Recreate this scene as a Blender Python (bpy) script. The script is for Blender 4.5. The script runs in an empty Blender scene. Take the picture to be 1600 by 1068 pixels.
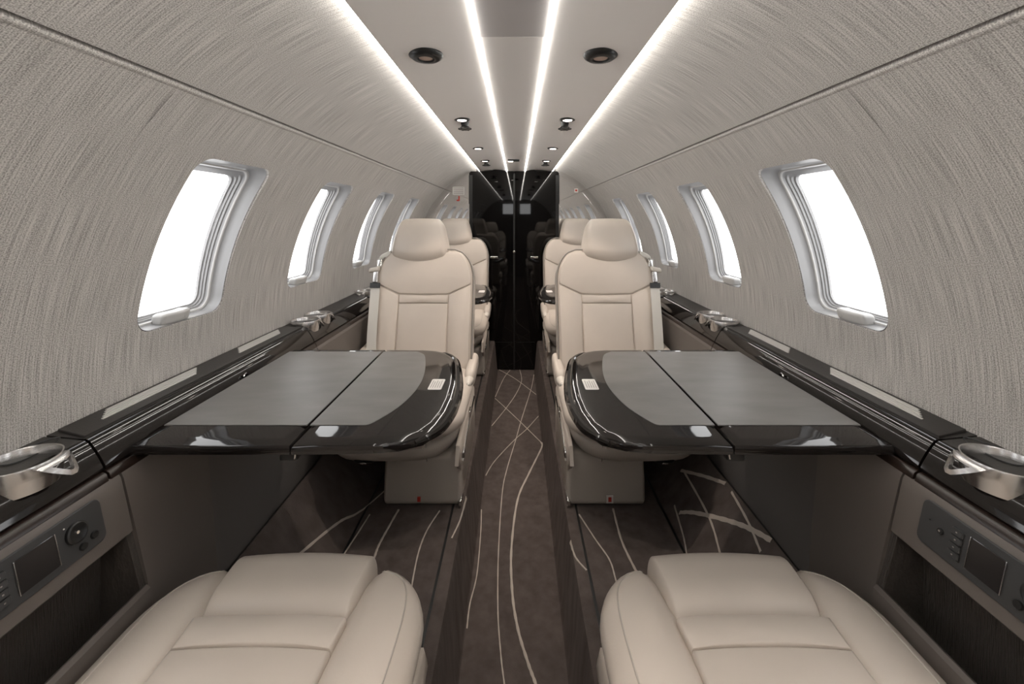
import bpy, bmesh, math, random
from mathutils import Vector, Matrix
from mathutils.bvhtree import BVHTree
R = math.radians
random.seed(4)
C = bpy.context.scene.collection
# ------------------------------------------------------------------ camera, world, exposure
ZO = 1.053                      # height of the eye above the aisle carpet; all z below are relative to the eye
cam = bpy.data.objects.new('camera', bpy.data.cameras.new('camera')); C.objects.link(cam)
cam.location = (.008, 0, ZO); cam.rotation_euler = (R(90), 0, 0)
cam.data.sensor_width = 36; cam.data.lens = 36*660/1600
cam.data.shift_x = -8/1600; cam.data.shift_y = -193/1600
cam.data.clip_start = .01
bpy.context.scene.camera = cam
vs = bpy.context.scene.view_settings
vs.view_transform = 'Standard'; vs.look = 'None'; vs.gamma = 1; vs.use_curve_mapping = False
vs.exposure = 0.25
W = bpy.data.worlds.new('overcast'); bpy.context.scene.world = W; W.use_nodes = True
bg = W.node_tree.nodes['Background']; bg.inputs[0].default_value = (1, 1, 1, 1); bg.inputs[1].default_value = 3.5
STRIP = 12.0                    # LED strips
STRIP_IN = 20.0
SPOT_W = 5.0                    # reading lamps

# ------------------------------------------------------------------ materials
def mat(name, col, rough=.5, metal=0, coat=0, spec=.5, emit=None, estr=0, noise=None, bump=None, trans=0):
    m = bpy.data.materials.new(name); m.use_nodes = True
    nt = m.node_tree; p = nt.nodes['Principled BSDF']
    p.inputs['Base Color'].default_value = (*col, 1); p.inputs['Roughness'].default_value = rough
    p.inputs['Metallic'].default_value = metal; p.inputs['Coat Weight'].default_value = coat
    p.inputs['Coat Roughness'].default_value = .03; p.inputs['Specular IOR Level'].default_value = spec
    if emit: p.inputs['Emission Color'].default_value = (*emit, 1); p.inputs['Emission Strength'].default_value = estr
    tc = None
    def coord():
        nonlocal tc
        if tc is None: tc = nt.nodes.new('ShaderNodeTexCoord')
        return tc.outputs['Object']
    if noise:
        sc, amt, stretch = noise
        n = nt.nodes.new('ShaderNodeTexNoise'); n.inputs['Scale'].default_value = sc; n.inputs['Detail'].default_value = 5
        mp = nt.nodes.new('ShaderNodeMapping'); mp.inputs['Scale'].default_value = stretch
        nt.links.new(coord(), mp.inputs[0]); nt.links.new(mp.outputs[0], n.inputs['Vector'])
        r = nt.nodes.new('ShaderNodeValToRGB'); e = r.color_ramp.elements
        e[0].position = .3; e[1].position = .7
        e[0].color = (*[c*(1-amt) for c in col], 1); e[1].color = (*[min(1, c*(1+amt)) for c in col], 1)
        nt.links.new(n.outputs['Fac'], r.inputs[0]); nt.links.new(r.outputs[0], p.inputs['Base Color'])
    if bump:
        sc, st, dist, stretch = bump
        n = nt.nodes.new('ShaderNodeTexNoise'); n.inputs['Scale'].default_value = sc; n.inputs['Detail'].default_value = 4
        mp = nt.nodes.new('ShaderNodeMapping'); mp.inputs['Scale'].default_value = stretch
        nt.links.new(coord(), mp.inputs[0]); nt.links.new(mp.outputs[0], n.inputs['Vector'])
        b = nt.nodes.new('ShaderNodeBump'); b.inputs['Strength'].default_value = st; b.inputs['Distance'].default_value = dist
        nt.links.new(n.outputs['Fac'], b.inputs['Height']); nt.links.new(b.outputs[0], p.inputs['Normal'])
    return m
def fabric_mat():
    m = bpy.data.materials.new('wall_fabric'); m.use_nodes = True; nt = m.node_tree; p = nt.nodes['Principled BSDF']
    p.inputs['Roughness'].default_value = .85; p.inputs['Specular IOR Level'].default_value = .2
    uv = nt.nodes.new('ShaderNodeUVMap'); uv.uv_map = 'uv'
    def noi(sx, sy, det):
        mp = nt.nodes.new('ShaderNodeMapping'); mp.inputs['Scale'].default_value = (sx, sy, 1)
        n = nt.nodes.new('ShaderNodeTexNoise'); n.inputs['Scale'].default_value = 1; n.inputs['Detail'].default_value = det
        nt.links.new(uv.outputs[0], mp.inputs[0]); nt.links.new(mp.outputs[0], n.inputs['Vector']); return n.outputs['Fac']
    a = noi(620, 9, 1); b = noi(520, 700, 0)
    mx = nt.nodes.new('ShaderNodeMix'); mx.data_type = 'FLOAT'; mx.inputs[0].default_value = .5
    nt.links.new(a, mx.inputs[2]); nt.links.new(b, mx.inputs[3])
    r = nt.nodes.new('ShaderNodeValToRGB'); e = r.color_ramp.elements
    e[0].position = .34; e[0].color = (.235, .222, .21, 1); e[1].position = .62; e[1].color = (.54, .515, .49, 1)
    nt.links.new(mx.outputs[0], r.inputs[0]); nt.links.new(r.outputs[0], p.inputs['Base Color'])
    bp = nt.nodes.new('ShaderNodeBump'); bp.inputs['Strength'].default_value = .2; bp.inputs['Distance'].default_value = .0008
    nt.links.new(mx.outputs[0], bp.inputs['Height']); nt.links.new(bp.outputs[0], p.inputs['Normal'])
    return m
def glass_mat():
    m = bpy.data.materials.new('window_glass'); m.use_nodes = True; nt = m.node_tree
    nt.nodes.remove(nt.nodes['Principled BSDF']); out = nt.nodes['Material Output']
    t = nt.nodes.new('ShaderNodeBsdfTransparent'); g = nt.nodes.new('ShaderNodeBsdfGlossy'); g.inputs['Roughness'].default_value = .02
    mx = nt.nodes.new('ShaderNodeMixShader')
    mx.inputs[0].default_value = .05; nt.links.new(t.outputs[0], mx.inputs[1]); nt.links.new(g.outputs[0], mx.inputs[2]); nt.links.new(mx.outputs[0], out.inputs[0])
    return m
one = (1, 1, 1)
M = dict(
    fabric=fabric_mat(), glass=glass_mat(),
    ceil=mat('ceiling_vinyl', (.80, .765, .74), .45, bump=(900, .05, .001, one)),
    ceil2=mat('ceiling_vinyl_grey', (.5, .475, .47), .5),
    led=mat('led_strip', (1, 1, 1), .5, emit=(1, .97, .91), estr=STRIP),
    led2=mat('led_strip_slim', (1, 1, 1), .5, emit=(1, .97, .91), estr=STRIP_IN),
    leather=mat('cream_leather', (.58, .515, .455), .38, noise=(6, .04, one), bump=(420, .12, .0008, one)),
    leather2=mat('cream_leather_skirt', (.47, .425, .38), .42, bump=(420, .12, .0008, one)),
    piping=mat('taupe_piping', (.27, .245, .22), .5),
    plastic=mat('cream_plastic', (.64, .59, .53), .3),
    webbing=mat('pale_webbing', (.62, .60, .56), .6, bump=(700, .3, .001, (1, 1, 3))),
    gloss=mat('black_lacquer', (.010, .008, .0072), .05, coat=0, spec=.5, noise=(14, .35, (1, .12, 1))),
    door=mat('black_door_lacquer', (.004, .0035, .0035), .03, coat=0, spec=.4),
    matte=mat('dark_ledge_skin', (.030, .027, .025), .42, bump=(500, .35, .001, one)),
    brown=mat('dark_walnut_rail', (.022, .014, .011), .25),
    panel=mat('taupe_side_panel', (.125, .108, .097), .5, bump=(600, .12, .001, one)),
    well=mat('grey_footwell_panel', (.105, .096, .09), .55, bump=(600, .1, .001, one)),
    rib=mat('ribbed_pocket_lining', (.065, .056, .05), .5, bump=(60, .9, .004, (1, 9, .6))),
    inlay=mat('grey_table_leather', (.155, .148, .142), .42, noise=(9, .12, (1, 3, 1)), bump=(300, .15, .0008, one)),
    carpet=mat('dark_brown_carpet', (.125, .102, .093), .95, spec=.1, noise=(30, .2, (1, 1, .3)), bump=(900, .8, .003, one)),
    thread=mat('ivory_carpet_thread', (.60, .53, .47), .9, bump=(900, .7, .003, one)),
    metal=mat('brushed_metal', (.60, .59, .585), .24, metal=1, bump=(40, .08, .001, (1, 1, 12))),
    chrome=mat('chrome', (.8, .79, .77), .08, metal=1),
    mirror=mat('mirror', (.88, .87, .86), .015, metal=1),
    frame=mat('grey_window_plastic', (.27, .27, .275), .4),
    frame2=mat('pale_window_plastic', (.46, .455, .45), .35),
    vent=mat('pale_vent_grille', (.60, .58, .56), .5),
    black=mat('black_plastic', (.012, .012, .012), .35),
    ctrl=mat('charcoal_control_plastic', (.042, .042, .043), .45),
    screen=mat('dark_screen', (.022, .020, .020), .15),
    white=mat('white_print', (.72, .68, .65), .5),
    ink=mat('grey_ink', (.30, .27, .25), .6),
    red=mat('red_tag', (.5, .04, .025), .5),
    lamp=mat('warm_lamp_lens', (1, 1, 1), .3, emit=(1, .9, .8), estr=9),
    dimlamp=mat('amber_lens', (.45, .33, .27), .3),
    rear=mat('rear_bulkhead', (.10, .09, .085), .5),
)

# ------------------------------------------------------------------ mesh helpers
class B:
    """collects verts and faces; s mirrors x"""
    def __init__(self, s=1): self.v = []; self.f = []; self.uv = None; self.s = s
    def add(self, vs, fs):
        o = len(self.v); self.v += [(x*self.s, y, z) for x, y, z in vs]; self.f += [tuple(i+o for i in f) for f in fs]; return self
    def grid(self, rows, closed=False, caps=False):
        n = len(rows[0]); vs = [p for r in rows for p in r]; fs = []
        for i in range(len(rows)-1):
            for j in range(n if closed else n-1):
                k = (j+1) % n; fs.append((i*n+j, i*n+k, (i+1)*n+k, (i+1)*n+j))
        if caps: fs.append(tuple(range(n))[::-1]); fs.append(tuple((len(rows)-1)*n+j for j in range(n)))
        return self.add(vs, fs)
    def prism(self, prof, y0, y1, n=1):
        """closed (x, z) profile run along y"""
        return self.grid([[(x, y0+(y1-y0)*i/n, z) for x, z in prof] for i in range(n+1)], True, True)
    def box(self, x0, x1, y0, y1, z0, z1):
        return self.prism([(x0, z0), (x1, z0), (x1, z1), (x0, z1)], y0, y1)
    def rbox(self, c, size, r, n=6, deform=None, seg=4):
        """rounded box, dense enough to be bent by deform"""
        if not hasattr(r, '__len__'): r = (r, r, r)
        h = [q/2 for q in size]; r = [min(a, b*.999) for a, b in zip(r, h)]
        if not hasattr(n, '__len__'): n = (n, n, n)
        ax = []
        for k in range(3):
            a = [-h[k]+r[k]*i/seg for i in range(seg)]; b = [-h[k]+r[k]+(2*h[k]-2*r[k])*i/n[k] for i in range(n[k]+1)]
            ax.append(a+b+[-q for q in a[::-1]])
        idx = {}; vs = []; fs = []
        def vert(i, j, k):
            key = (i, j, k)
            if key not in idx:
                p = [ax[0][i], ax[1][j], ax[2][k]]
                q = [max(-h[m]+r[m], min(h[m]-r[m], p[m])) for m in range(3)]
                d = [(p[m]-q[m])/r[m] for m in range(3)]; L = math.sqrt(sum(t*t for t in d))
                if L > 1e-9: p = [q[m]+r[m]*d[m]/L for m in range(3)]
                p = [p[m]+c[m] for m in range(3)]
                if deform: p = deform(*p)
                idx[key] = len(vs); vs.append(tuple(p))
            return idx[key]
        N = [len(a)-1 for a in ax]
        for m in range(3):
            a, b = [(1, 2), (2, 0), (0, 1)][m]
            for e in (0, N[m]):
                for i in range(N[a]):
                    for j in range(N[b]):
                        q = []
                        for di, dj in ((0, 0), (1, 0), (1, 1), (0, 1)):
                            t = [0, 0, 0]; t[m] = e; t[a] = i+di; t[b] = j+dj; q.append(vert(*t))
                        fs.append(tuple(q if e else q[::-1]))
        return self.add(vs, fs)
    def pad(self, pts, f, r=.006, dome=.004, depth=.012, seg=4, rings=3):
        """puffed cushion over a convex 2-D outline; f(u, v, height) -> xyz"""
        cx = sum(p[0] for p in pts)/len(pts); cy = sum(p[1] for p in pts)/len(pts); rows = [[f(u, v, -depth) for u, v in pts]]
        def ring(ins, hgt):
            o = []
            for u, v in pts:
                L = math.hypot(u-cx, v-cy); k = max(0, 1-ins/L); o.append(f(cx+(u-cx)*k, cy+(v-cy)*k, hgt))
            return o
        for i in range(seg+1):
            a = math.pi/2*i/seg; rows.append(ring(r*(1-math.cos(a)), r*math.sin(a)-r))
        for i in range(1, rings):
            t = i/rings; rows.append([f(cx+(u-cx)*(1-t)*(1-r/math.hypot(u-cx, v-cy)), cy+(v-cy)*(1-t)*(1-r/math.hypot(u-cx, v-cy)), dome*(1-(1-t)**2)) for u, v in pts])
        o = len(self.v); n = len(pts); self.grid(rows, True)
        k = o+n*(len(rows)-1); self.add([f(cx, cy, dome)], []); c = len(self.v)-1
        self.f += [(k+j, k+(j+1) % n, c) for j in range(n)]; self.f.append(tuple(o+j for j in range(n))[::-1])
        return self
    def tube(self, pts, rad, n=8, closed=False, flat=None):
        P = [Vector(p) for p in pts]; rows = []
        for i, p in enumerate(P):
            a = P[i-1] if (i or closed) else P[0]; b = P[(i+1) % len(P)] if (i < len(P)-1 or closed) else P[-1]
            t = (b-a).normalized(); up = Vector((0, 0, 1)) if abs(t.z) < .9 else Vector((0, 1, 0))
            u = t.cross(up).normalized(); w = u.cross(t)
            rr = rad[i] if hasattr(rad, '__len__') else rad; fl = flat or 1
            rows.append([tuple(p+u*math.cos(2*math.pi*k/n)*rr+w*math.sin(2*math.pi*k/n)*rr*fl) for k in range(n)])
        if closed: rows.append(rows[0])
        return self.grid(rows, True, not closed)
    def lathe(self, prof, c, n=32, axis='z', close=False):
        """(radius, height) profile turned about an axis through c"""
        rows = []
        for r_, h in prof:
            row = []
            for k in range(n):
                a = 2*math.pi*k/n; x, y = r_*math.cos(a), r_*math.sin(a)
                row.append({'z': (c[0]+x, c[1]+y, c[2]+h), 'y': (c[0]+x, c[1]+h, c[2]+y), 'x': (c[0]+h, c[1]+x, c[2]+y)}[axis])
            rows.append(row)
        if close: rows.append(rows[0])
        return self.grid(rows, True, not close)
    def build(self, name, m, parent=None, label=None, cat=None, group=None, kind=None, sharp=35, base=None):
        me = bpy.data.meshes.new(name)
        if parent is not None: org = Vector(root_of(parent)['org'])
        else:
            xs = [p[0] for p in self.v]; ys = [p[1] for p in self.v]; zs = [p[2] for p in self.v]
            org = Vector(((min(xs)+max(xs))/2, (min(ys)+max(ys))/2, min(zs)))
        me.from_pydata([tuple(Vector(p)-org) for p in self.v], [], self.f)
        bm = bmesh.new(); bm.from_mesh(me)
        if self.uv:
            L = bm.loops.layers.uv.new('uv'); bm.verts.ensure_lookup_table()
            for f in bm.faces:
                for l in f.loops: l[L].uv = self.uv[l.vert.index]
        else: bmesh.ops.remove_doubles(bm, verts=bm.verts, dist=1e-6)
        bmesh.ops.recalc_face_normals(bm, faces=bm.faces); bm.to_mesh(me); bm.free()
        for p in me.polygons: p.use_smooth = True
        me.set_sharp_from_angle(angle=R(sharp))
        me.materials.append(M[m] if isinstance(m, str) else m)
        o = bpy.data.objects.new(name, me); C.objects.link(o)
        if parent is not None: o.parent = parent
        else: o.location = org+Vector((0, 0, ZO)); o['org'] = tuple(org)
        tag(o, label, cat, group, kind); return o
def root_of(o):
    while o.parent: o = o.parent
    return o
def tag(o, label=None, cat=None, group=None, kind=None):
    for k, v in (('label', label), ('category', cat), ('group', group), ('kind', kind)):
        if v: o[k] = v
def empty(name, loc, label=None, cat=None, group=None, kind=None):
    o = bpy.data.objects.new(name, None); C.objects.link(o); o.location = (loc[0], loc[1], loc[2]+ZO); o['org'] = tuple(loc)
    o.empty_display_size = .05; tag(o, label, cat, group, kind); return o
def copy_tree(o, parent=None):
    c = o.copy(); C.objects.link(c); c.parent = parent
    for ch in list(o.children): copy_tree(ch, c)
    return c
def smooth(pts, k=6):
    """Catmull-Rom through points"""
    P = [Vector(p) for p in pts]; out = []
    for i in range(len(P)-1):
        a, b, c, d = P[max(i-1, 0)], P[i], P[i+1], P[min(i+2, len(P)-1)]
        for j in range(k):
            t = j/k; out.append(.5*((2*b)+(c-a)*t+(2*a-5*b+4*c-d)*t*t+(3*b-a-3*c+d)*t**3))
    return out+[P[-1]]
def rrect(x0, x1, y0, y1, r, n=6):
    o = []
    for cx, cy, a0 in ((x1-r, y1-r, 0), (x0+r, y1-r, 90), (x0+r, y0+r, 180), (x1-r, y0+r, 270)):
        for i in range(n+1): a = R(a0+90*i/n); o.append((cx+r*math.cos(a), cy+r*math.sin(a)))
    return o
SIDE = {-1: 'left', 1: 'right'}

# ------------------------------------------------------------------ fuselage
RW, CZ = .705, -.29             # the lining is a circle about a line below the eye
YB, YR = 2.97, -1.75            # bulkhead with the doors, bulkhead behind the camera
def cyl(th, y, dr=0): return ((RW+dr)*math.cos(th), y, CZ+(RW+dr)*math.sin(th))
TH0, TH1 = -.10, .772           # ledge, seam
WY0, WW, PITCH = .785, .23, .513
WT0, WT1 = .10, .612
BAYS = [WY0+WW/2+PITCH*k-(.06 if k < 0 else 0) for k in range(-4, 4)]
def hole(shrink=0, n=8):
    """rounded outline of a window opening, y about the bay centre, arc length about 0"""
    a = RW*(WT1-WT0)/2-shrink
    P = rrect(-WW/2+shrink, WW/2-shrink, -a, a, .034-shrink*.5, n); o = []
    for i, p in enumerate(P):       # extra points on the straight runs so the sides follow the hull's curve
        q = P[(i+1) % len(P)]; o.append(p); m = (11 if abs(q[1]-p[1]) > .1 else 6) if i % (n+1) == n else 1
        o += [(p[0]+(q[0]-p[0])*k/m, p[1]+(q[1]-p[1])*k/m) for k in range(1, m)]
    return o
tm = (WT0+WT1)/2
def wall(side):
    b = B(side); uv = []
    def row(pts, drs):
        r = []
        for (y, th), dr in zip(pts, drs): r.append(cyl(th, y, dr)); uv.append((y, th*RW))
        return r
    for yc in BAYS:
        H = hole(); n = len(H); lo, hi = (TH0-tm)*RW, (TH1-tm)*RW; wy = PITCH/2
        Q = []
        for y, s in H:              # project on the cell's rectangle
            k = min(wy/abs(y) if abs(y) > 1e-9 else 1e9, (hi/s if s > 0 else lo/s) if abs(s) > 1e-9 else 1e9); Q.append([y*k, s*k])
        for cy, cs in ((wy, hi), (-wy, hi), (-wy, lo), (wy, lo)):
            j = min(range(n), key=lambda i: abs(Q[i][0]-cy)+abs(Q[i][1]-cs)); Q[j] = [cy, cs]
        rows = []
        for t, dr in ((-.02, .016), (-.015, .006), (-.006, .0015), (.0, 0), (.04, 0), (.12, 0), (.25, 0), (.4, 0), (.55, 0), (.7, 0), (.85, 0), (1, 0)):
            pts = []
            for (y, s), (qy, qs) in zip(H, Q):
                if t < 0:
                    L = math.hypot(y, s); k = 1+(t+.02)*0-(.0025 if t < -.01 else 0)/L; yy, ss = y*k, s*k
                else: yy, ss = y+(qy-y)*t, s+(qs-s)*t
                pts.append((yc+yy, tm+ss/RW))
            rows.append(row(pts, [dr]*n))
        b.grid(rows, True)
    for y0, y1 in ((YR, BAYS[0]-PITCH/2), (BAYS[3]+PITCH/2, BAYS[4]-PITCH/2), (BAYS[-1]+PITCH/2, YB+.05)):
        b.grid([row([(y, TH0+(TH1-TH0)*i/24) for i in range(25)], [d]*25) for y, d in ((y0-.008, .002), (y0, 0), (y1, 0), (y1+.008, .002))])
    b.uv = uv
    o = b.build('wall_'+SIDE[side], 'fabric', None, f'grey woven fabric cabin wall with oval windows, {SIDE[side]} side', 'wall', None, 'structure', sharp=60)
    # fold along the seam, upper lining, closed shell under the ledge
    b = B(side); uv = []; rows = []
    for dth, dr in ((-.010, 0), (-.004, -.0012), (.002, -.001), (.006, .002), (.008, .010)):
        r = []
        for y in (YR, YB+.05): r.append(cyl(TH1+dth, y, dr)); uv.append((y, TH1*RW+dth*RW))
        rows.append(r)
    b.grid(rows); b.uv = uv; b.build('seam_fold', 'fabric', o, sharp=80)
    b = B(side); uv = []; rows = []
    a0, a1 = TH1+.0115, math.acos(.268/RW)
    for i in range(-1, 21):
        t = max(i, 0)/20; th = a0+(a1-a0)*t; r = []
        for y in (YR, YB+.05):
            x, yy, z = cyl(th, y, .012 if i < 0 else -.002*(1-t)); r.append((x, yy, z-.014*t*t)); uv.append((y, th*RW))
        rows.append(r)
    b.grid(rows); b.uv = uv; b.build('upper_lining', 'fabric', o, sharp=80)
    b = B(side); b.grid([[cyl(TH0-.62*i/14, y, .02) for i in range(15)] for y in (YR, YB+.05)]); b.build('hull_skin', 'well', o)
    b = B(side); b.grid([[cyl(TH1-.02+(math.pi/2-TH1+.02)*i/10, y, .04) for i in range(11)] for y in (YR, YB+.05)]); b.build('crown_skin', 'well', o)
    return o
for s in (-1, 1): wall(s)

def window(side):
    yc = BAYS[4]
    w = empty('window_1', (side*.69, yc, -.23), 'x', 'window', f'oval cabin windows', 'structure')
    H = hole(.003); n = len(H)
    def loop(shr, dx):
        o = []
        for y, s in hole(shr):
            x, yy, z = cyl(tm+s/RW, yc+y); t = (s/RW/(WT1-WT0)+.5); o.append((x+dx*(.50+.24*t), yy, z+.004*t))
        return o
    B(side).grid([loop(.0025, .004), loop(.004, .03), loop(.006, .052), loop(.009, .056), loop(.009, .056)], True).build('reveal', 'frame', w, sharp=50)
    B(side).grid([loop(.0085, .052), loop(.0115, .053), loop(.0125, .056), loop(.0125, .062)], True).build('inner_lip', 'frame2', w, sharp=50)
    B(side).grid([loop(.0125, .060), loop(.013, .068), loop(.0165, .070), loop(.0165, .078), loop(.0195, .080), loop(.0195, .088), loop(.023, .090), loop(.023, .10)], True).build('shade_track', 'frame', w, sharp=50)
    g = loop(.0225, .096); B(side).add(g, [tuple(range(n))]).build('pane', 'glass', w)
    # shade handle on the sill
    x0, _, z0 = cyl(WT0+.012, yc)
    h = B(side).rbox((x0+.016, yc-.012, z0+.005), (.030, .074, .026), (.008, .010, .008), 3, lambda x, y, z: (x-.25*(z-z0)+(.004 if abs(y-yc+.012) > .025 else 0), y, z)).build('shade_handle', 'frame2', w)
    B(side).rbox((x0+.0035, yc-.004, z0+.006), (.004, .018, .011), .0018, 2).build('release_button', 'frame', h)
    return w
WORD = ['fourth window behind', 'third window behind', 'second window behind', 'first window behind', 'nearest and largest window', 'second window', 'third, narrow-looking window', 'farthest window']
num = 0
for s in (-1, 1):
    w0 = window(s); tree = [w0]+[copy_tree(w0) for _ in range(7)]
    order = [4, 5, 6, 7, 3, 2, 1, 0]
    for o, k in zip(tree, order):
        num += 1; o.name = f'window_{num}'
        o.location.y = BAYS[k]+0
        o['label'] = ('pale-framed oval window with white shade handle, %s, %s wall' % (WORD[k]+(' the camera' if k < 4 else ' from the camera' if k > 4 else ''), SIDE[s]))

# ceiling: three panels, four light strips
ce = empty('ceiling', (0, .6, .31), 'smooth taupe ceiling of long panels between four light strips', 'ceiling', None, 'structure')
for s in (-1, 1):
    prof = [(.0675, .329), (.10, .3365), (.14, .339), (.18, .3375), (.22, .333), (.246, .3285), (.252, .328), (.254, .334), (.254, .348), (.0675, .348)]
    B(s).prism(prof, YR, YB).build('side_panel', 'ceil', ce, sharp=50)
B().prism([(-.0605, .328), (.0605, .328), (.0605, .344), (-.0605, .344)], .765, YB).build('centre_panel', 'ceil', ce)
B().prism([(-.0605, .3283), (.0605, .3283), (.0605, .344), (-.0605, .344)], YR, .766).build('hatch_panel', 'ceil2', ce)
B().box(-.3, .3, YR, YB, .352, .36).build('backing_panel', 'ceil2', ce)
for s in (-1, 1):
    B(s).prism([(.2548, .3285), (.2575, .328), (.2625, .340), (.2635, .350), (.2545, .350)], YR, YB).build('light_strip', 'led', None, f'wide glowing LED strip along the {SIDE[s]} edge of the ceiling', 'light strip', 'ceiling light strips')
for s in (-1, 1):
    B(s).prism([(.0620, .3265), (.0632, .3245), (.0652, .3245), (.0664, .3265), (.0668, .342), (.0616, .342)], YR, YB).build('light_strip', 'led2', None, f'slim glowing LED strip {SIDE[s]} of the centre ceiling panel', 'light strip', 'ceiling light strips')

# floor: sunken aisle, two raised decks, carpeted sides
PROF = [(0, -1.053), (.124, -1.053), (.130, -1.045), (.145, -.866), (.150, -.853), (.158, -.85), (.44, -.85), (.455, -.843), (.50, -.79), (.57, -.705)]
def floor_z(x):
    x = abs(x)
    for (x0, z0), (x1, z1) in zip(PROF, PROF[1:]):
        if x <= x1: return z0+(z1-z0)*(x-x0)/(x1-x0)
    return PROF[-1][1]
prof = [(-x, z) for x, z in PROF[::-1]]+PROF[1:]
fl = B().prism(prof+[(.57, -1.12), (-.57, -1.12)], YR, YB+.05, 2).build('floor', 'carpet', None, 'dark brown carpet with ivory curved lines, sunken aisle between raised decks', 'floor', None, 'structure', sharp=40)
LINES = [
    (.0075, [(.134, 1.986), (.119, 1.936), (.056, 1.742), (.01, 1.583), (-.01, 1.355), (-.006, 1.194), (.01, 1.084), (.034, 1.001), (.05, .956), (.066, .904)]),
    (.0038, [(.125, 2.848), (.095, 2.613), (.032, 2.22), (.002, 2.014), (-.035, 1.773), (-.049, 1.624), (-.051, 1.342), (-.044, 1.141), (-.032, 1.025), (-.021, .956), (-.011, .904)]),
    (.0038, [(-.13, 2.945), (-.005, 2.774), (.134, 2.527)]),
    (.0038, [(-.041, 2.932), (-.08, 2.78), (-.133, 2.49)]),
    (.0038, [(-.133, 2.472), (-.05, 2.335), (.028, 2.179), (.134, 1.986)]),
    (.0038, [(.026, 2.945), (.037, 2.747), (.004, 2.546), (-.052, 2.348), (-.133, 2.143)]),
    (.0038, [(.134, 2.249), (.056, 2.112), (-.001, 2.014), (-.088, 1.836), (-.133, 1.729)]),
    (.0038, [(-.133, 1.527), (-.114, 1.413), (-.111, 1.25), (-.125, 1.153), (-.133, 1.084)]),
    (.006, [(-.338, 1.233), (-.347, 1.153), (-.352, 1.094), (-.35, 1.051), (-.35, .952)]),
    (.0038, [(-.415, 1.213), (-.422, 1.14), (-.431, 1.055), (-.436, .952)]),
    (.0038, [(-.40, 1.33), (-.457, 1.194), (-.478, 1.121), (-.503, .986), (-.519, .897)]),
    (.0038, [(-.217, 1.228), (-.237, 1.153), (-.243, 1.083), (-.238, 1.0), (-.23, .937)]),
    (.0038, [(-.148, 1.3), (-.153, 1.194), (-.166, 1.122)]),
    (.0038, [(.149, 1.12), (.155, 1.06), (.176, 1.02)]),
    (.0038, [(.186, 1.213), (.216, 1.116), (.238, 1.051), (.24, .993), (.241, .921)]),
    (.006, [(.289, 1.237), (.284, 1.116), (.294, 1.024), (.305, .969)]),
    (.0075, [(.466, 1.192), (.491, 1.149), (.529, 1.058), (.552, .991), (.567, .929)]),
    (.0038, [(.516, 1.283), (.509, 1.106), (.492, 1.007), (.478, .948)]),
    (.0038, [(.464, 1.225), (.451, 1.128), (.435, 1.06), (.414, .986)]),
    (.0038, [(.565, 1.098), (.557, 1.006), (.545, .931)]),
    (.006, [(.512, 1.3), (.543, 1.209), (.566, 1.131)]),
]
for li, (wd, pts) in enumerate(LINES):
    if li < 8: pts = [(max(-.121, min(.121, x)), y) for x, y in pts]
    P = smooth([(x, y, 0) for x, y in pts], 10); rows = []
    for i, p in enumerate(P):
        t = (P[min(i+1, len(P)-1)]-P[max(i-1, 0)]).normalized(); nx, ny = -t.y, t.x; r = []
        for k, up in ((-.5, -.001), (-.4, .0018), (.4, .0018), (.5, -.001)):
            ww = wd*(1+.15*math.sin(i*1.7)); x, y = p.x+nx*ww*k, p.y+ny*ww*k; r.append((x, y, floor_z(x)+up))
        rows.append(r)
    B().grid(rows).build('carpet_line', 'thread', fl, sharp=80)
for s in (-1, 1):
    for x in (.178, .43):
        B(s).box(x, x+.006, .3, 2.95, -.852, -.8485).build('seat_track', 'black', fl)

# bulkhead: mirror sides, lacquered double door
wf = empty('wall_front', (0, YB, -1.05), 'mirrored bulkhead panels either side of the black doors', 'bulkhead', None, 'structure')
for s in (-1, 1):
    arc = [cyl(a, 0, .01) for a in [(-1.1+i*(math.pi/2-.42+1.1)/30) for i in range(31)]]
    pts = [(x, z) for x, _, z in arc]; pts = [(.28, -1.05)]+pts+[(.28, pts[-1][1])]
    B(s).prism(pts, YB, YB+.02).build('mirror_panel', 'mirror', wf)
    B(s).prism([(.28, -1.06), (.75, -1.06), (.75, .45), (.28, .45)], YB+.02, YB+.04).build('backing_panel', 'rear', wf)
B().box(-.3, .3, YB+.02, YB+.04, -1.06, .45).build('backing_panel', 'rear', wf)
dr = empty('door_1', (-.013, YB, -1.053), 'black lacquered double door at the end of the aisle', 'door', None, 'structure')
DX = -.013
for s in (-1, 1):
    p = [(0.0015, -1.05), (.30, -1.05), (.312, -1.04), (.312, .315), (.30, .327), (.16, .327), (.13, .345), (.0015, .345)]
    lf = B().prism([(DX+s*x, z) for x, z in p], YB-.035, YB).build('door_leaf', 'door', dr, sharp=25)
    B().prism([(DX+s*x, z) for x, z in ((.290, -1.0), (.3145, -1.0), (.3145, .30), (.290, .30))], YB-.040, YB-.034).build('edge_trim', 'black', lf)
    B().box(DX+s*.3105, DX+s*.3150, YB-.042, YB-.036, -.55, .10).build('bright_edge', 'chrome', lf)
    q = B().rbox((DX+s*.14, YB-.042, -.27), (.055, .012, .016), .004, 2).build('door_handle', 'chrome', lf)
    B().box(DX+s*.012, DX+s*.145, YB-.037, YB-.034, -.862, -.858).build('kick_groove', 'black', lf)
B().prism([(DX-.006, -1.05), (DX+.006, -1.05), (DX+.006, .31), (DX-.006, .31)], YB-.041, YB-.033).build('centre_strip', 'black', dr)
B().lathe([(.001, 0), (.008, 0), (.008, -.006), (.001, -.007)], (DX, YB-.041, -.23), 16, 'y').build('latch', 'chrome', dr)
for k in (.2, -.5): B().rbox((DX+.304, YB-.04, k), (.012, .01, .07), .003, 1).build('hinge', 'black', dr)
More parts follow.
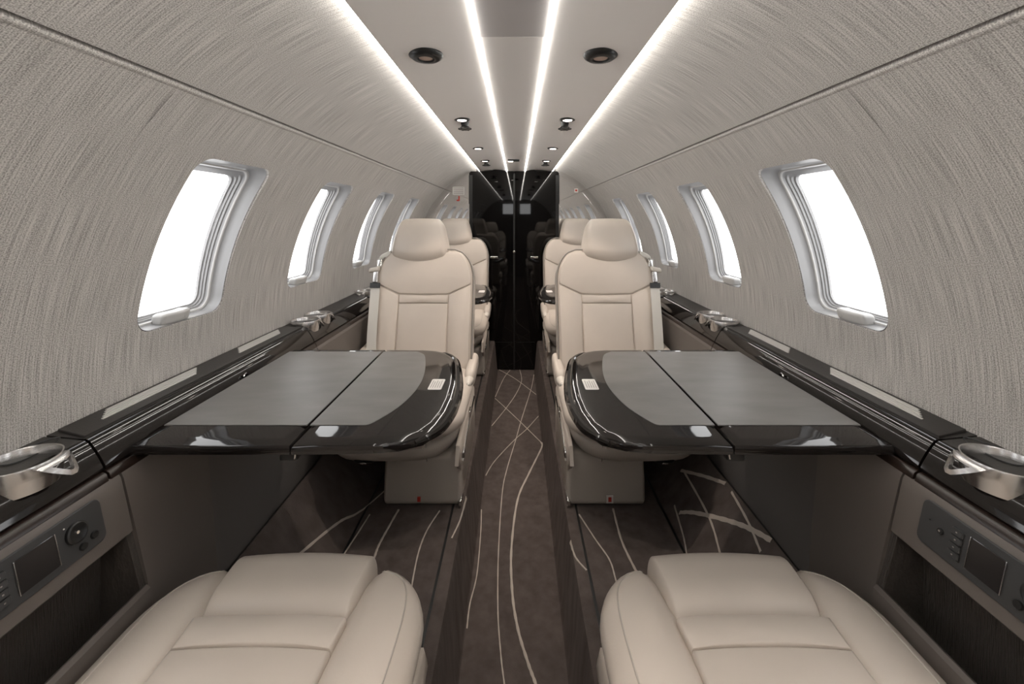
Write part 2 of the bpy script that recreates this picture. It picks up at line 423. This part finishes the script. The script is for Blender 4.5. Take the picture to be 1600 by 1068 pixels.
# bulkhead behind the camera with two cockpit openings
wb = empty('wall_back', (0, YR, -1.05), 'taupe bulkhead behind the camera with two bright openings', 'bulkhead', None, 'structure')
for a in ((-.75, .75, -1.06, .08), (-.75, .75, .26, .45), (-.75, -.25, .08, .26), (-.06, .06, .08, .26), (.25, .75, .08, .26)):
    B().box(a[0], a[1], YR-.03, YR, a[2], a[3]).build('bulkhead_panel', 'rear', wb)

# ------------------------------------------------------------------ side ledges and lower side panels
def ledge(s):
    sd = SIDE[s]
    root = empty('side_ledge', (s*.66, 1, -.39), f'black lacquered side ledge with vent grilles along the {sd} wall', 'ledge', 'side ledges')
    roll = [(.646, -.3335), (.6415, -.3345), (.6375, -.3375), (.632, -.3445), (.6255, -.354), (.6195, -.364), (.615, -.3725), (.6135, -.377), (.617, -.380), (.66, -.380), (.66, -.3345)]
    top = [(.720, -.3265), (.6465, -.3335), (.6465, -.345), (.720, -.345)]
    segs = [(-.9, .635), (.639, 1.292), (1.296, 2.20), (2.204, YB-.001)]
    for i, (y0, y1) in enumerate(segs):
        B(s).prism(roll, y0, y1).build('lacquer_fascia', 'gloss', root, sharp=50)
        lid = B(s).prism(top, y0, y1).build('ledge_top', 'matte', root)
        if i in (1, 3):             # lid of the table bay with two louvred grilles
            dy = 0 if i == 1 else 1.12
            l2 = B(s).pad([(.7, y0+.012), (.7, min(y1, YB)-.03), (.648, min(y1, YB)-.002), (.648, y0+.002)], lambda u, v, h: (u, v, -.3335+(u-.6465)*.095+h+.0035), .0015, 0, .004).build('bay_lid', 'matte', lid)
            for g0, g1 in ((.69, .905), (1.03, 1.22)):
                if g1+dy > YB: continue
                for k in range(5):
                    xx = .668+k*.0052
                    B(s).prism([(xx, -.3335+(xx-.6465)*.095+.001), (xx+.0034, -.3335+(xx-.6465)*.095+.001), (xx+.0034, -.3335+(xx-.6465)*.095+.0052), (xx, -.3335+(xx-.6465)*.095+.0052)], g0+dy+k*.007, g1+dy+k*.007-.014).build('vent_louvre', 'vent', lid)
        if i in (0, 2):             # speaker lozenge
            yc = .60 if i == 0 else 1.36
            pts = [(.682+.014*math.cos(a)*(1-.25*math.sin(a)), yc+.036*math.sin(a)) for a in [2*math.pi*k/28 for k in range(28)]]
            z = lambda x: -.3335+(x-.6465)*.095
            B(s).tube([(x, y, z(x)+.0006) for x, y in pts], .0012, 6, True).build('speaker_outline', 'black', lid)
        if i in (1, 3):
            yk = (.97 if i == 1 else 2.12)
            B(s).lathe([(.001, 0), (.007, 0), (.008, .002), (.006, .004), (.001, .003)], (.6135, yk, -.362), 16, 'x').build('lid_catch', 'chrome', root)
        B(s).prism([(.617, -.380), (.609, -.384), (.6055, -.394), (.612, -.398), (.66, -.398), (.66, -.381)], y0, y1).build('walnut_rail', 'brown', root, sharp=50)
    return root
for s in (-1, 1): ledge(s)

def loft(b, A, Z, y0, y1): return b.grid([[(x, y0, z) for x, z in A], [(x, y1, z) for x, z in Z]], True, True)
def lower(s, n):
    sd = SIDE[s]
    t = empty(f'trim_{n}', (s*.58, 1, -.71), f'taupe lower side panels with a ribbed pocket along the {sd} side', 'side panel', None, 'structure')
    bay = [(.606, -.394), (.602, -.402), (.588, -.46), (.566, -.555), (.560, -.60), (.572, -.712), (.66, -.712), (.66, -.394)]
    far = [(.606, -.394), (.602, -.402), (.604, -.46), (.602, -.555), (.598, -.62), (.582, -.712), (.66, -.712), (.66, -.394)]
    mid = [(a[0]*.3+c[0]*.7, a[1]) for a, c in zip(bay, far)]
    loft(B(s), bay, mid, .655, .83).build('footwell_panel', 'panel', t, sharp=25)
    loft(B(s), mid, far, .83, 1.292).build('footwell_panel', 'well', t, sharp=25)
    for y0, y1 in ((1.296, 1.90), (1.904, YB)):
        B(s).prism(far, y0, y1).build('footwell_panel', 'panel', t, sharp=25)
    # near bay: upper panel, pocket with lip
    B(s).prism([(.606, -.394), (.6025, -.399), (.5985, -.415), (.5865, -.468), (.584, -.480), (.590, -.486), (.62, -.486), (.62, -.394)], -.9, .651).build('control_rail', 'panel', t, sharp=40)
    B(s).prism([(.568, -.566), (.5625, -.563), (.557, -.568), (.553, -.60), (.572, -.712), (.585, -.712), (.568, -.60)], -.9, .651).build('pocket_lip', 'panel', t, sharp=40)
    B(s).prism([(.628, -.486), (.64, -.486), (.64, -.712), (.628, -.712)], -.9, .651).build('pocket_lining', 'rib', t)
    B(s).prism([(.570, -.66), (.63, -.66), (.63, -.712), (.574, -.712)], -.9, .651).build('pocket_floor', 'rib', t)
    B(s).prism([(.590, -.482), (.64, -.482), (.64, -.712), (.570, -.712), (.567, -.57)], .645, .656).build('pocket_end', 'rib', t)
    B(s).box(.645, .73, -.9, YB, -.72, -.38).build('core', 'black', t)
for s, n in ((-1, 1), (1, 2)): lower(s, n)

# control panels in the near side panels
def control(s):
    sd = SIDE[s]
    A, Z = Vector((.6012, 0, -.402)), Vector((.5872, 0, -.463)); d = (Z-A); nrm = Vector((-d.z, 0, d.x)).normalized()*-1
    if nrm.x > 0: nrm = -nrm
    def f(y, w, h): p = A+d*w+nrm*h; return (p.x, y, p.z)          # w 0..1 down the panel, h off the surface
    L = d.length
    root = empty('control_panel', (s*.595, .48, -.463), 'charcoal control panel with ' + ('round dial at its far end, under the left ledge' if s < 0 else 'four keys at its far end, under the right ledge'), 'control panel', 'cabin control panels')
    def plate(name, m, y0, y1, w0, w1, h, rr=.003, dep=.003, par=root, rad=.001):
        pts = [(y, w/L) for y, w in rrect(y0, y1, w0*L, w1*L, rr, 5)]
        b = B(s); rows = []
        g = lambda u, v, hh: f(u, v, hh+h)
        cy, cw = (y0+y1)/2, (w0+w1)/2
        rows = [[g(u, v, -dep) for u, v in pts], [g(u, v, -rad) for u, v in pts], [g(u+(cy-u)*rad/max(abs(cy-u), .002)*.8, v+(cw-v)*.03, 0) for u, v in pts]]
        b.grid(rows, True, True); return b.build(name, m, par, sharp=30)
    plate('faceplate', 'ctrl', .30, .612, .02, .98, .003, .009)
    def disc(name, m, y, w, r, h, par=root, prof=None):
        pr = prof or [(r, 0), (r, h*.7), (r*.88, h), (.0005, h)]
        rows = [[f(y+rr*math.cos(2*math.pi*k/24), w+rr*math.sin(2*math.pi*k/24)/L, .003+hh) for k in range(24)] for rr, hh in pr]
        return B(s).grid(rows, True, True).build(name, m, par, sharp=40)
    def sc(y0, y1):
        q = plate('screen', 'screen', y0, y1, .17, .83, .0042, .002)
        for y in (y0, y1): plate('screen_edge', 'metal', y-.0005, y+.0005, .17, .83, .0048, .0004, .001, q, .0002)
    def keys(y):
        plate('key_surround', 'black', y-.0085, y+.0085, .18, .84, .0036, .003)
        for k in range(4):
            q = plate('key', 'ctrl', y-.007, y+.007, .20+k*.157, .335+k*.157, .0062, .002)
            plate('key_mark', 'ink', y-.001, y+.001, .255+k*.157, .28+k*.157, .0064, .0004, .0004, q, .0001)
    def dial(y):
        q = disc('dial', 'black', y, .42, .0135, .004, prof=[(.0135, 0), (.0135, .004), (.0115, .005), (.004, .0028), (.0004, .0028)])
        disc('dial_cap', 'chrome', y, .42, .0022, .0042, q)
    if s < 0:
        dial(.574); disc('button', 'black', .579, .79, .005, .003); disc('button', 'black', .595, .72, .005, .003); sc(.505, .55); keys(.489); disc('indicator', 'white', .562, .2, .0009, .001)
    else:
        q = disc('jack', 'black', .582, .48, .0042, .002); disc('jack_centre', 'metal', .582, .48, .0016, .0025, q)
        keys(.561); sc(.506, .546); disc('button', 'black', .488, .74, .005, .003); dial(.474); disc('indicator', 'black', .598, .4, .001, .001)
for s in (-1, 1): control(s)

# cup holders on the ledges
def cup(s):
    root = empty('cup_holder', (0, 0, 0), 'x', 'cup holder', 'cup holders on the ledges')
    B().lathe([(.0375, -.033), (.0385, .0), (.0395, .002), (.0412, .002), (.0420, 0), (.0412, -.016), (.0395, -.033)], (0, 0, 0), 40, close=True).build('ring', 'metal', root, sharp=50)
    B().lathe([(.0005, -.0215), (.0385, -.0215), (.0385, -.0235), (.0005, -.0235)], (0, 0, 0), 32).build('cup_base', 'black', root)
    O = [(-34, 0), (30, 0), (34, -.004), (24, -.026), (16, -.029), (6, -.027)]; I = [(-14, -.0055), (22, -.0055), (24, -.0075), (18, -.020), (14, -.0225), (9, -.021)]
    def loop(L, dr):
        o = []
        for (a, z), (a2, z2) in zip(L, L[1:]+L[:1]):
            for k in range(4):
                t = k/4; aa = a+(a2-a)*t; zz = z+(z2-z)*t; rr = .0415-zz*.42+dr; o.append((-s*rr*math.cos(R(aa+8)), rr*math.sin(R(aa+8)), zz))
        return o
    B().grid([loop(O, 0), loop(O, .0035), loop([(a*.96+.3, z*.96-.0007) for a, z in O], .0045), loop([(a*.96+.3, z*.97-.0004) for a, z in I], .0045), loop(I, .0035), loop(I, 0), loop(O, 0)], True).build('handle_loop', 'metal', root, sharp=45)
    return root
for s in (-1, 1):
    c0 = cup(s); spots = [(.652, .560, 'beside the near end of the table, '), (.662, 1.335, 'first of the pair beyond the table, '), (.665, 1.425, 'second of the pair beyond the table, '), (.668, 1.87, 'beside the high-backed seat, ')]
    for i, (x, y, tx) in enumerate(spots):
        o = c0 if i == 0 else copy_tree(c0)
        o.location = (s*x, y, -.3215+ZO); o.rotation_euler.z = s*R(-20 if i else 18) if i else s*R(0)
        o['label'] = f'brushed metal ring cup holder {tx}{SIDE[s]} ledge'

# ------------------------------------------------------------------ seats
def make_seat(s, rec, label):
    """faces -y, cushion front at y = 0, s = +1 when the aisle is at +x"""
    root = empty('cabin_seat', (0, 0, 0), label, 'seat', 'cream leather cabin seats'); root['org'] = (0, 0, 0)
    Bs = lambda: B(s)
    # base
    bs = Bs().rbox((.092, .255, .075), (.232, .38, .15), (.012, .02, .02), (4, 4, 4), lambda x, y, z: (x, y+(.02*(z/.15)**2 if y < .2 else 0), z)).build('base', 'leather2', root)
    if s < 0: Bs().box(.074, .094, .063, .067, .012, .034).build('tag_backing', 'white', bs)
    Bs().box(.0795, .0885, .0615, .068, .017, .030).build('red_tag', 'red', bs)
    Bs().rbox((.205, .085, .012), (.012, .05, .02), .004, 1).build('floor_fitting', 'chrome', root)
    # aisle side shroud with rail and lever
    sh = [(.03, .14), (.055, .185), (.16, .195), (.46, .20), (.47, .03), (.44, .0), (.14, .0), (.115, .015), (.07, .12)]
    b = Bs(); b.grid([[(.194, y, z) for y, z in sh], [(.205, y, z) for y, z in sh], [(.208, .25+(y-.25)*.96, .13+(z-.13)*.95) for y, z in sh]], True, True)
    shr = b.build('side_shroud', 'leather', root, sharp=50)
    Bs().tube(smooth([(.209, .09, .12), (.210, .16, .155), (.210, .30, .17), (.209, .42, .175)], 4), .004).build('side_rail', 'chrome', shr)
    Bs().rbox((.211, .10, .142), (.010, .035, .02), .004, 1).build('recline_lever', 'metal', shr)
    Bs().rbox((.211, .27, .186), (.010, .04, .022), .004, 1).build('lever_plate', 'chrome', shr)
    # cushion
    pan = Bs().rbox((0, .235, .187), (.405, .475, .10), (.10, .12, .045), (6, 6, 3), lambda x, y, z: (x*(1-.10*(.235-z)/.1), y+(.10*(.235-z)+.02*(x/.2)**2 if y < .2 else 0), z)).build('seat_pan', 'leather2', root)
    lp = Bs().rbox((-.062, .028, .168), (.060, .03, .030), (.012, .006, .012), 2, lambda x, y, z: (x, y+.1*(.2-z), z)).build('footwell_lamp', 'black', pan)
    Bs().rbox((-.062, .014, .158), (.016, .006, .005), .002, 1).build('lamp_glass', 'chrome', lp)
    for x in (.115,): Bs().tube([(x, .012, .225), (x, .016, .19), (x, .028, .155)], .0012, 6).build('seam', 'piping', pan)
    hw = lambda y: .118-.016*min(1, max(0, y/.2))
    def dish(x, y, z):
        t = max(0, min(1, (hw(y)+.012-abs(x))/.02)); t = t*t*(3-2*t)
        if z > .25: z -= .016*t
        if z > .25 and abs(x) > .12: z += .004*math.cos((abs(x)-.165)/.05*1.5)
        return (x, y+.018*(abs(x)/.21)**2*(1 if y < .15 else 0), z)
    cb = Bs(); cb.rbox((0, .235, .247), (.428, .485, .078), (.095, .095, .036), (26, 12, 2), dish, 5); cu = cb.build('cushion', 'leather', root, sharp=60); tree = BVHTree.FromPolygons([Vector(p) for p in cb.v], cb.f)
    Bs().rbox((0, .048, .247), (.236, .128, .096), (.012, .046, .046), (8, 6, 3), lambda x, y, z: (x*(1-.05*max(0, y)/.11), y-.006*(1-(x/.118)**2), z-.004*(1-math.cos(x/.118*1.2))), 5).build('front_roll', 'leather', root, sharp=60)
    for k, (y0, y1) in enumerate(((.1135, .1565), (.1575, .30), (.301, .45))):
        pts = []
        for i in range(9): t = i/8; pts.append((-hw(y0)+2*hw(y0)*t, y0-.006*(1-(2*t-1)**2)))
        for i in range(9): t = i/8; pts.append((hw(y1)-2*hw(y1)*t, y1-.006*(1-(2*t-1)**2)))
        Bs().pad(pts, lambda u, v, h: (u, v, .288+h-.012*max(0, v-.1)), .006, .003, .02).build('cushion_panel', 'leather', root, sharp=60)
    for sg in (-1, 1):
        pth = [(sg*.168, .46, .289), (sg*.178, .3, .2895), (sg*.186, .15, .289), (sg*.183, .075, .287), (sg*.165, .035, .284), (sg*.13, .02, .281)]
        
        sn = []
        for p in smooth(pth, 6):
            q = tree.ray_cast(Vector((p.x*s, p.y, .5)), Vector((0, 0, -1)))[0]
            if q: sn.append((q.x*s, q.y, q.z+.0002))
        Bs().tube(sn, .0013, 6).build('stitching', 'leather2', cu)
    # back
    ca, sa = math.cos(rec), math.sin(rec); y0, z0 = .475, .215
    def bk(x, h, d): return (x, y0+h*sa-d*ca, z0+h*ca+d*sa)
    def half(h): return .2-(0 if h < .385 else .088*(1-math.sqrt(max(0, 1-((h-.385)/.127)**2))))
    def shell(x, d, h):
        k = half(min(h, .5115))/.2; return bk(x*k, h, d+.012*(abs(x)/.2)**2)
    Bs().rbox((0, 0, .25), (.40, .09, .52), (.02, .03, .02), (14, 3, 26), shell, 4).build('backrest', 'leather', root, sharp=60)
    ol = [(half(h)-.003, h) for h in [.03+i*.0178 for i in range(20)]]+[(half(h)-.003, h) for h in [.386+i*.0114 for i in range(12)]]
    pipe = [bk(x, h, .050) for x, h in ol]+[bk(-x, h, .050) for x, h in ol[::-1]]
    Bs().tube(pipe, .0036, 6).build('piping', 'piping', root, sharp=80)
    face = lambda u, v, h: bk(u, v, .052+h+.012*(abs(u)/.2)**2)
    yo = [(-.188, .372), (-.1, .331), (0, .329), (.1, .331), (.188, .372)]
    yo += [(half(h)-.012, h) for h in (.385, .41, .435, .455, .475, .49, .50)]
    yo += [(-x, h) for x, h in [(half(h)-.012, h) for h in (.50, .49, .475, .455, .435, .41, .385)]]
    Bs().pad(yo, face, .007, .010, .02, 4, 6).build('shoulder_pad', 'leather', root, sharp=60)
    for sg in (-1, 1):
        q = [(sg*.102, .03), (sg*.187, .03), (sg*.189, .2), (sg*.188, .368), (sg*.145, .348), (sg*.1005, .327), (sg*.100, .2)]
        Bs().pad(q, face, .007, .012, .02, 4, 4).build('side_bolster', 'leather', root, sharp=60)
    Bs().pad([(-.098, .296), (0, .296), (.098, .296), (.098, .326), (0, .325), (-.098, .326)], face, .005, .003, .02).build('back_strip', 'leather', root, sharp=60)
    Bs().pad([(-.099, .03), (0, .03), (.099, .03), (.0975, .2), (.097, .293), (0, .293), (-.097, .293), (-.0975, .2)], face, .006, .006, .02, 4, 5).build('back_panel', 'leather', root, sharp=60)
    # headrest
    def hr(x, d, h):
        t = (h-.492)/.17; k = 1-.30*max(0, t)**1.6
        return bk(x*k-.028, h-.022*(1-(x/.118)**2)*(1-t)-.016, d-.10*(x*x)/.118*1.2+.022*t*0+.012*math.sin(max(0, min(1, t))*3.1))
    Bs().rbox((0, .028, .577), (.244, .105, .17), (.026, .045, .042), (10, 4, 8), hr, 5).build('headrest', 'leather', root, sharp=70)
    for sg in (-1, 1): Bs().tube([bk(sg*.04-.028, .48, -.005), bk(sg*.04-.028, .52, -.005)], .006).build('headrest_post', 'chrome', root)
    # armrests
    ar = Bs().rbox((.200, .43, .275), (.040, .19, .062), (.016, .03, .022), 4, lambda x, y, z: (x, y, z+.10*(y-.42))).build('armrest', 'leather', root)
    Bs().lathe([(.004, -.034), (.009, -.030), (.0135, -.012), (.017, .01), (.017, .03)], (.200, .325, .268), 18, 'y').build('armrest_tip', 'plastic', ar)
    Bs().lathe([(.0005, -.040), (.005, -.040), (.006, -.036), (.006, -.028)], (.200, .325, .268), 14, 'y').build('recline_button', 'chrome', ar)
    Bs().rbox((-.212, .42, .33), (.036, .24, .05), (.014, .03, .02), 4, lambda x, y, z: (x, y, z+.05*(y-.42))).build('armrest', 'leather', root)
    # shoulder belt on the wall side
    def ribbon(name, m, pts, w, par=root, th=.0025):
        P = smooth(pts, 5); b = Bs(); b.grid([[bk(x-w/2, h, d), bk(x+w/2, h, d), bk(x+w/2, h, d+th), bk(x-w/2, h, d+th)] for x, h, d in P], True, True)
        return b.build(name, m, par)
    be = ribbon('shoulder_belt', 'webbing', [(-.176, .02, .078), (-.184, .15, .08), (-.187, .28, .078), (-.189, .355, .074)], .036)
    ribbon('belt_band', 'black', [(-.189, .352, .077), (-.190, .372, .076)], .040, be, .004)
    Bs().rbox((0, 0, 0), (.022, .014, .046), .005, 2, lambda x, y, z: bk(-.192+x, .395+z, .074-y)).build('buckle', 'metal', be)
    Bs().rbox((0, 0, 0), (.044, .022, .020), .009, 2, lambda x, y, z: bk(-.200+x, .425+z+.2*x, .070-y)).build('belt_guide', 'plastic', be)
    Bs().rbox((0, 0, 0), (.022, .016, .034), .006, 2, lambda x, y, z: bk(-.184+x, .452+z, .062-y)).build('belt_tongue', 'chrome', be)
    Bs().rbox((0, 0, 0), (.060, .05, .030), (.02, .02, .012), 3, lambda x, y, z: bk(-.165+x, .488+z+.45*x, .03-y)).build('belt_cover', 'webbing', be)
    return root
ZF = -.85
def put(o, x, y, rz=0): o.location = (x, y, ZF+ZO); o.rotation_euler.z = rz
SX = .365
for s in (-1, 1):
    a = make_seat(-s, R(15), f'cream leather seat facing us behind the {SIDE[s]} table' + (', plain red base tag' if s < 0 else ', red-on-white base tag')); put(a, s*SX, 1.18)
    c = copy_tree(a); c['label'] = f'farthest cream seat by the black doors, half hidden, {SIDE[s]} of aisle'; put(c, s*(SX+.012), 2.21)
    n = make_seat(s, R(30), f'nearest cream leather seat cushion at the bottom {SIDE[s]} of the photo'); put(n, s*.342, .71, math.pi)

# ------------------------------------------------------------------ tables
def make_table(s):
    root = empty('folding_table', (s*.36, .93, -.38), 'x', 'table', 'black lacquered folding tables')
    ZT = -.36
    f = lambda u, v, h: (u, v, ZT+h)
    outer = [(.6115, .675), (.6115, 1.172), (.356, 1.172), (.356, .675)]
    inner = [(.354, .675), (.354, 1.172), (.25, 1.170), (.215, 1.163), (.185, 1.145), (.160, 1.11), (.142, 1.06), (.128, .99), (.119, .92), (.115, .85), (.117, .79), (.127, .74), (.148, .703), (.185, .684), (.24, .677)]
    def slab(name, pts, r):
        b = B(s); n = len(pts); cx, cy = sum(p[0] for p in pts)/n, sum(p[1] for p in pts)/n; rows = []
        def off(d):
            o = []
            for i in range(n):
                p0, p1, p2 = Vector(pts[i-1]), Vector(pts[i]), Vector(pts[(i+1) % n])
                a = (p1-p0).normalized(); c = (p2-p1).normalized(); m = (Vector((-a.y, a.x))+Vector((-c.y, c.x))); m = m.normalized()/max(.4, m.normalized().dot(Vector((-a.y, a.x))))
                if m.dot(Vector((cx, cy))-p1) < 0: m = -m
                o.append((p1.x+m.x*d, p1.y+m.y*d))
            return o
        for d, h in ((.006, -.020), (.001, -.018), (0, -.014), (.0005, -.008), (.003, -.004), (.012, -.0012), (.022, 0)):
            rows.append([f(u, v, h) for u, v in off(d*r)])
        b.grid(rows, True, True); return b.build(name, 'gloss', root, sharp=28)
    lo = slab('outer_leaf', outer, 1.0); li = slab('inner_leaf', inner, 1.0)
    def thin(name, m, pts, h0, h1, par): return B(s).grid([[f(u, v, h0) for u, v in pts], [f(u, v, h1) for u, v in pts]], True, True).build(name, m, par)
    thin('leather_inlay', 'inlay', [(.606, .735), (.606, 1.140), (.358, 1.140), (.358, .735)], -.001, .0010, lo)
    arc = [tuple(p)[:2] for p in smooth([(.262, 1.140, 0), (.238, 1.115, 0), (.222, 1.06, 0), (.208, .985, 0), (.203, .92, 0), (.207, .86, 0), (.220, .80, 0), (.245, .745, 0), (.256, .735, 0)], 4)]
    thin('leather_inlay', 'inlay', [(.352, .735), (.352, 1.140)]+arc, -.001, .0010, li)
    # raised rim along the aisle edge
    rim = smooth([(x, y, ZT-.010) for x, y in [(.195, 1.155), (.165, 1.12), (.145, 1.07), (.130, .99), (.120, .92), (.1155, .85), (.118, .79), (.130, .735), (.16, .695)]], 4)
    B(s).tube([tuple(p) for p in rim], [.004+.0065*math.sin(math.pi*min(1, max(0, i/(len(rim)-1))))**.5 for i in range(len(rim))], 10).build('bumper_rim', 'gloss', li)
    pl = B(s).grid([[f(u, v, h) for u, v in rrect(.152, .181, .888, .945, .004)] for h in (-.001, .0008)], True, True).build('placard', 'white', li)
    for k in range(5):
        x = .1565+k*.0048; B(s).box(x, x+.0014, .897, .936-(k % 2)*.006, ZT, ZT+.0011).build('print_line', 'ink', pl)
    B(s).box(.345, .3475, .69, 1.16, ZT-.024, ZT-.019).build('hinge_bar', 'black', root)
    B(s).rbox((.366, .700, ZT-.027), (.030, .022, .020), .004, 1).build('hinge_catch', 'black', root)
    B(s).tube([(.350, .690, ZT-.012), (.352, .686, ZT-.022), (.356, .690, ZT-.032)], .0018, 6).build('hinge_pin', 'chrome', root)
    for y in (.80, 1.05): B(s).box(.38, .600, y-.01, y+.01, ZT-.036, ZT-.0195).build('support_arm', 'black', root)
    return root
for s in (-1, 1):
    t = make_table(s); t['label'] = f'open black lacquered table with grey leather inlay in front of the {SIDE[s]} seat'
    c = copy_tree(t); c.location.y += 1.165; c['label'] = f'far black table, only its tip with white placard showing, {SIDE[s]} of aisle'

# ------------------------------------------------------------------ ceiling fittings and placards
def lamp(kind, x, y, zc=.3365):
    root = empty('reading_lamp', (x, y, zc), 'x', 'ceiling lamp', 'ceiling reading lamps')
    sx = 1 if x > 0 else -1
    if kind == 0:       # large dark air outlet with amber lens
        B().lathe([(.034, .004), (.036, 0), (.034, -.004), (.027, -.009), (.017, -.010), (.015, -.004), (.0005, -.003)], (x, y, zc), 32).build('bezel', 'black', root)
        B().lathe([(.0005, -.0035), (.0145, -.0035), (.0145, -.007), (.0005, -.0078)], (x, y, zc), 24).build('lens', 'dimlamp', root)
    elif kind == 1:     # lit lens with a hanging nozzle
        B().lathe([(.026, .004), (.027, 0), (.025, -.003), (.018, -.004), (.0165, -.001), (.0005, -.001)], (x, y, zc), 28).build('bezel', 'black', root)
        B().lathe([(.0005, -.0015), (.0155, -.0015), (.015, -.0035), (.0005, -.004)], (x, y, zc), 24).build('lens', 'lamp', root)
        n = B().lathe([(.016, .004), (.0135, -.006), (.0125, -.012), (.019, -.018), (.021, -.023), (.012, -.024), (.0005, -.020)], (x-sx*.004, y+.050, zc), 24).build('air_nozzle', 'black', root)
        for k in range(6):
            a = k*math.pi/3; B().rbox((x-sx*.004+.020*math.cos(a), y+.050+.020*math.sin(a), zc-.021), (.007, .007, .006), .002, 1).build('grip', 'black', n)
    else:
        B().lathe([(.026, .004), (.027, 0), (.025, -.003), (.018, -.004), (.0165, -.001), (.0005, -.001)], (x, y, zc), 28).build('bezel', 'black', root)
        B().lathe([(.0005, -.0015), (.0155, -.0015), (.015, -.0035), (.0005, -.004)], (x, y, zc), 24).build('lens', 'lamp', root)
    if kind:
        l = bpy.data.lights.new('bulb', 'SPOT'); l.energy = SPOT_W; l.color = (1, .86, .74); l.spot_size = R(78); l.spot_blend = .25; l.shadow_soft_size = .006
        o = bpy.data.objects.new('bulb', l); C.objects.link(o); o.parent = root; o.location = (0, 0, -.008)
    return root
for x in (-.180, .180):
    sd = SIDE[1 if x > 0 else -1]
    for kind, y, tx in ((0, .87, 'large black air outlet with amber lens, nearest on the'), (1, 1.44, 'lit lamp with hanging black air nozzle, nearer pair, on the'), (2, 2.03, 'flat round lit lamp, third along the'), (1, 2.47, 'small lit lamp with nozzle close to the doors, on the')):
        lamp(kind, x, y)['label'] = f'{tx} {sd} ceiling panel'
lamp(1, -.18, -.05)['label'] = 'lit lamp with black nozzle over the nearest left seat'
lamp(1, .18, -.05)['label'] = 'lit lamp with black nozzle over the nearest right seat'
e = empty('ceiling_sign', (-.012, 2.36, .32), 'small black half-lit sign on the centre ceiling panel', 'sign')
B().rbox((-.012, 2.36, .324), (.066, .03, .012), .003, 1).build('sign_body', 'black', e)
B().box(-.041, -.016, 2.350, 2.370, .3165, .3182).build('lit_half', 'lamp', e)
pl = empty('wall_placard', (-.40, YB-.004, .16), 'grey printed placard on the mirrored panel left of the doors', 'placard')
B().grid([[(x, y, z) for x, z in rrect(-.445, -.362, .165, .222, .005)] for y in (YB-.004, YB-.0005)], True, True).build('plate', 'vent', pl)
for k in range(4): B().box(-.438, -.369, YB-.0048, YB-.0038, .174+k*.012, .178+k*.012).build('print_line', 'ink', pl)
e = empty('red_pull_tag', (-.405, YB-.004, .12), 'tiny red pull tag under the grey placard on the mirror', 'tag')
B().rbox((-.400, YB-.005, .14), (.009, .006, .034), .002, 1).build('tag_strip', 'red', e)
B().rbox((-.408, YB-.005, .127), (.018, .006, .010), .002, 1).build('tag_foot', 'red', e)
e = empty('small_placard', (.42, YB-.004, .18), 'tiny square placard on the mirrored panel right of the doors', 'placard')
B().box(.410, .436, YB-.004, YB-.0005, .182, .21).build('plate', 'white', e)
B().box(.416, .430, YB-.0046, YB-.0038, .190, .202).build('print_block', 'red', e)
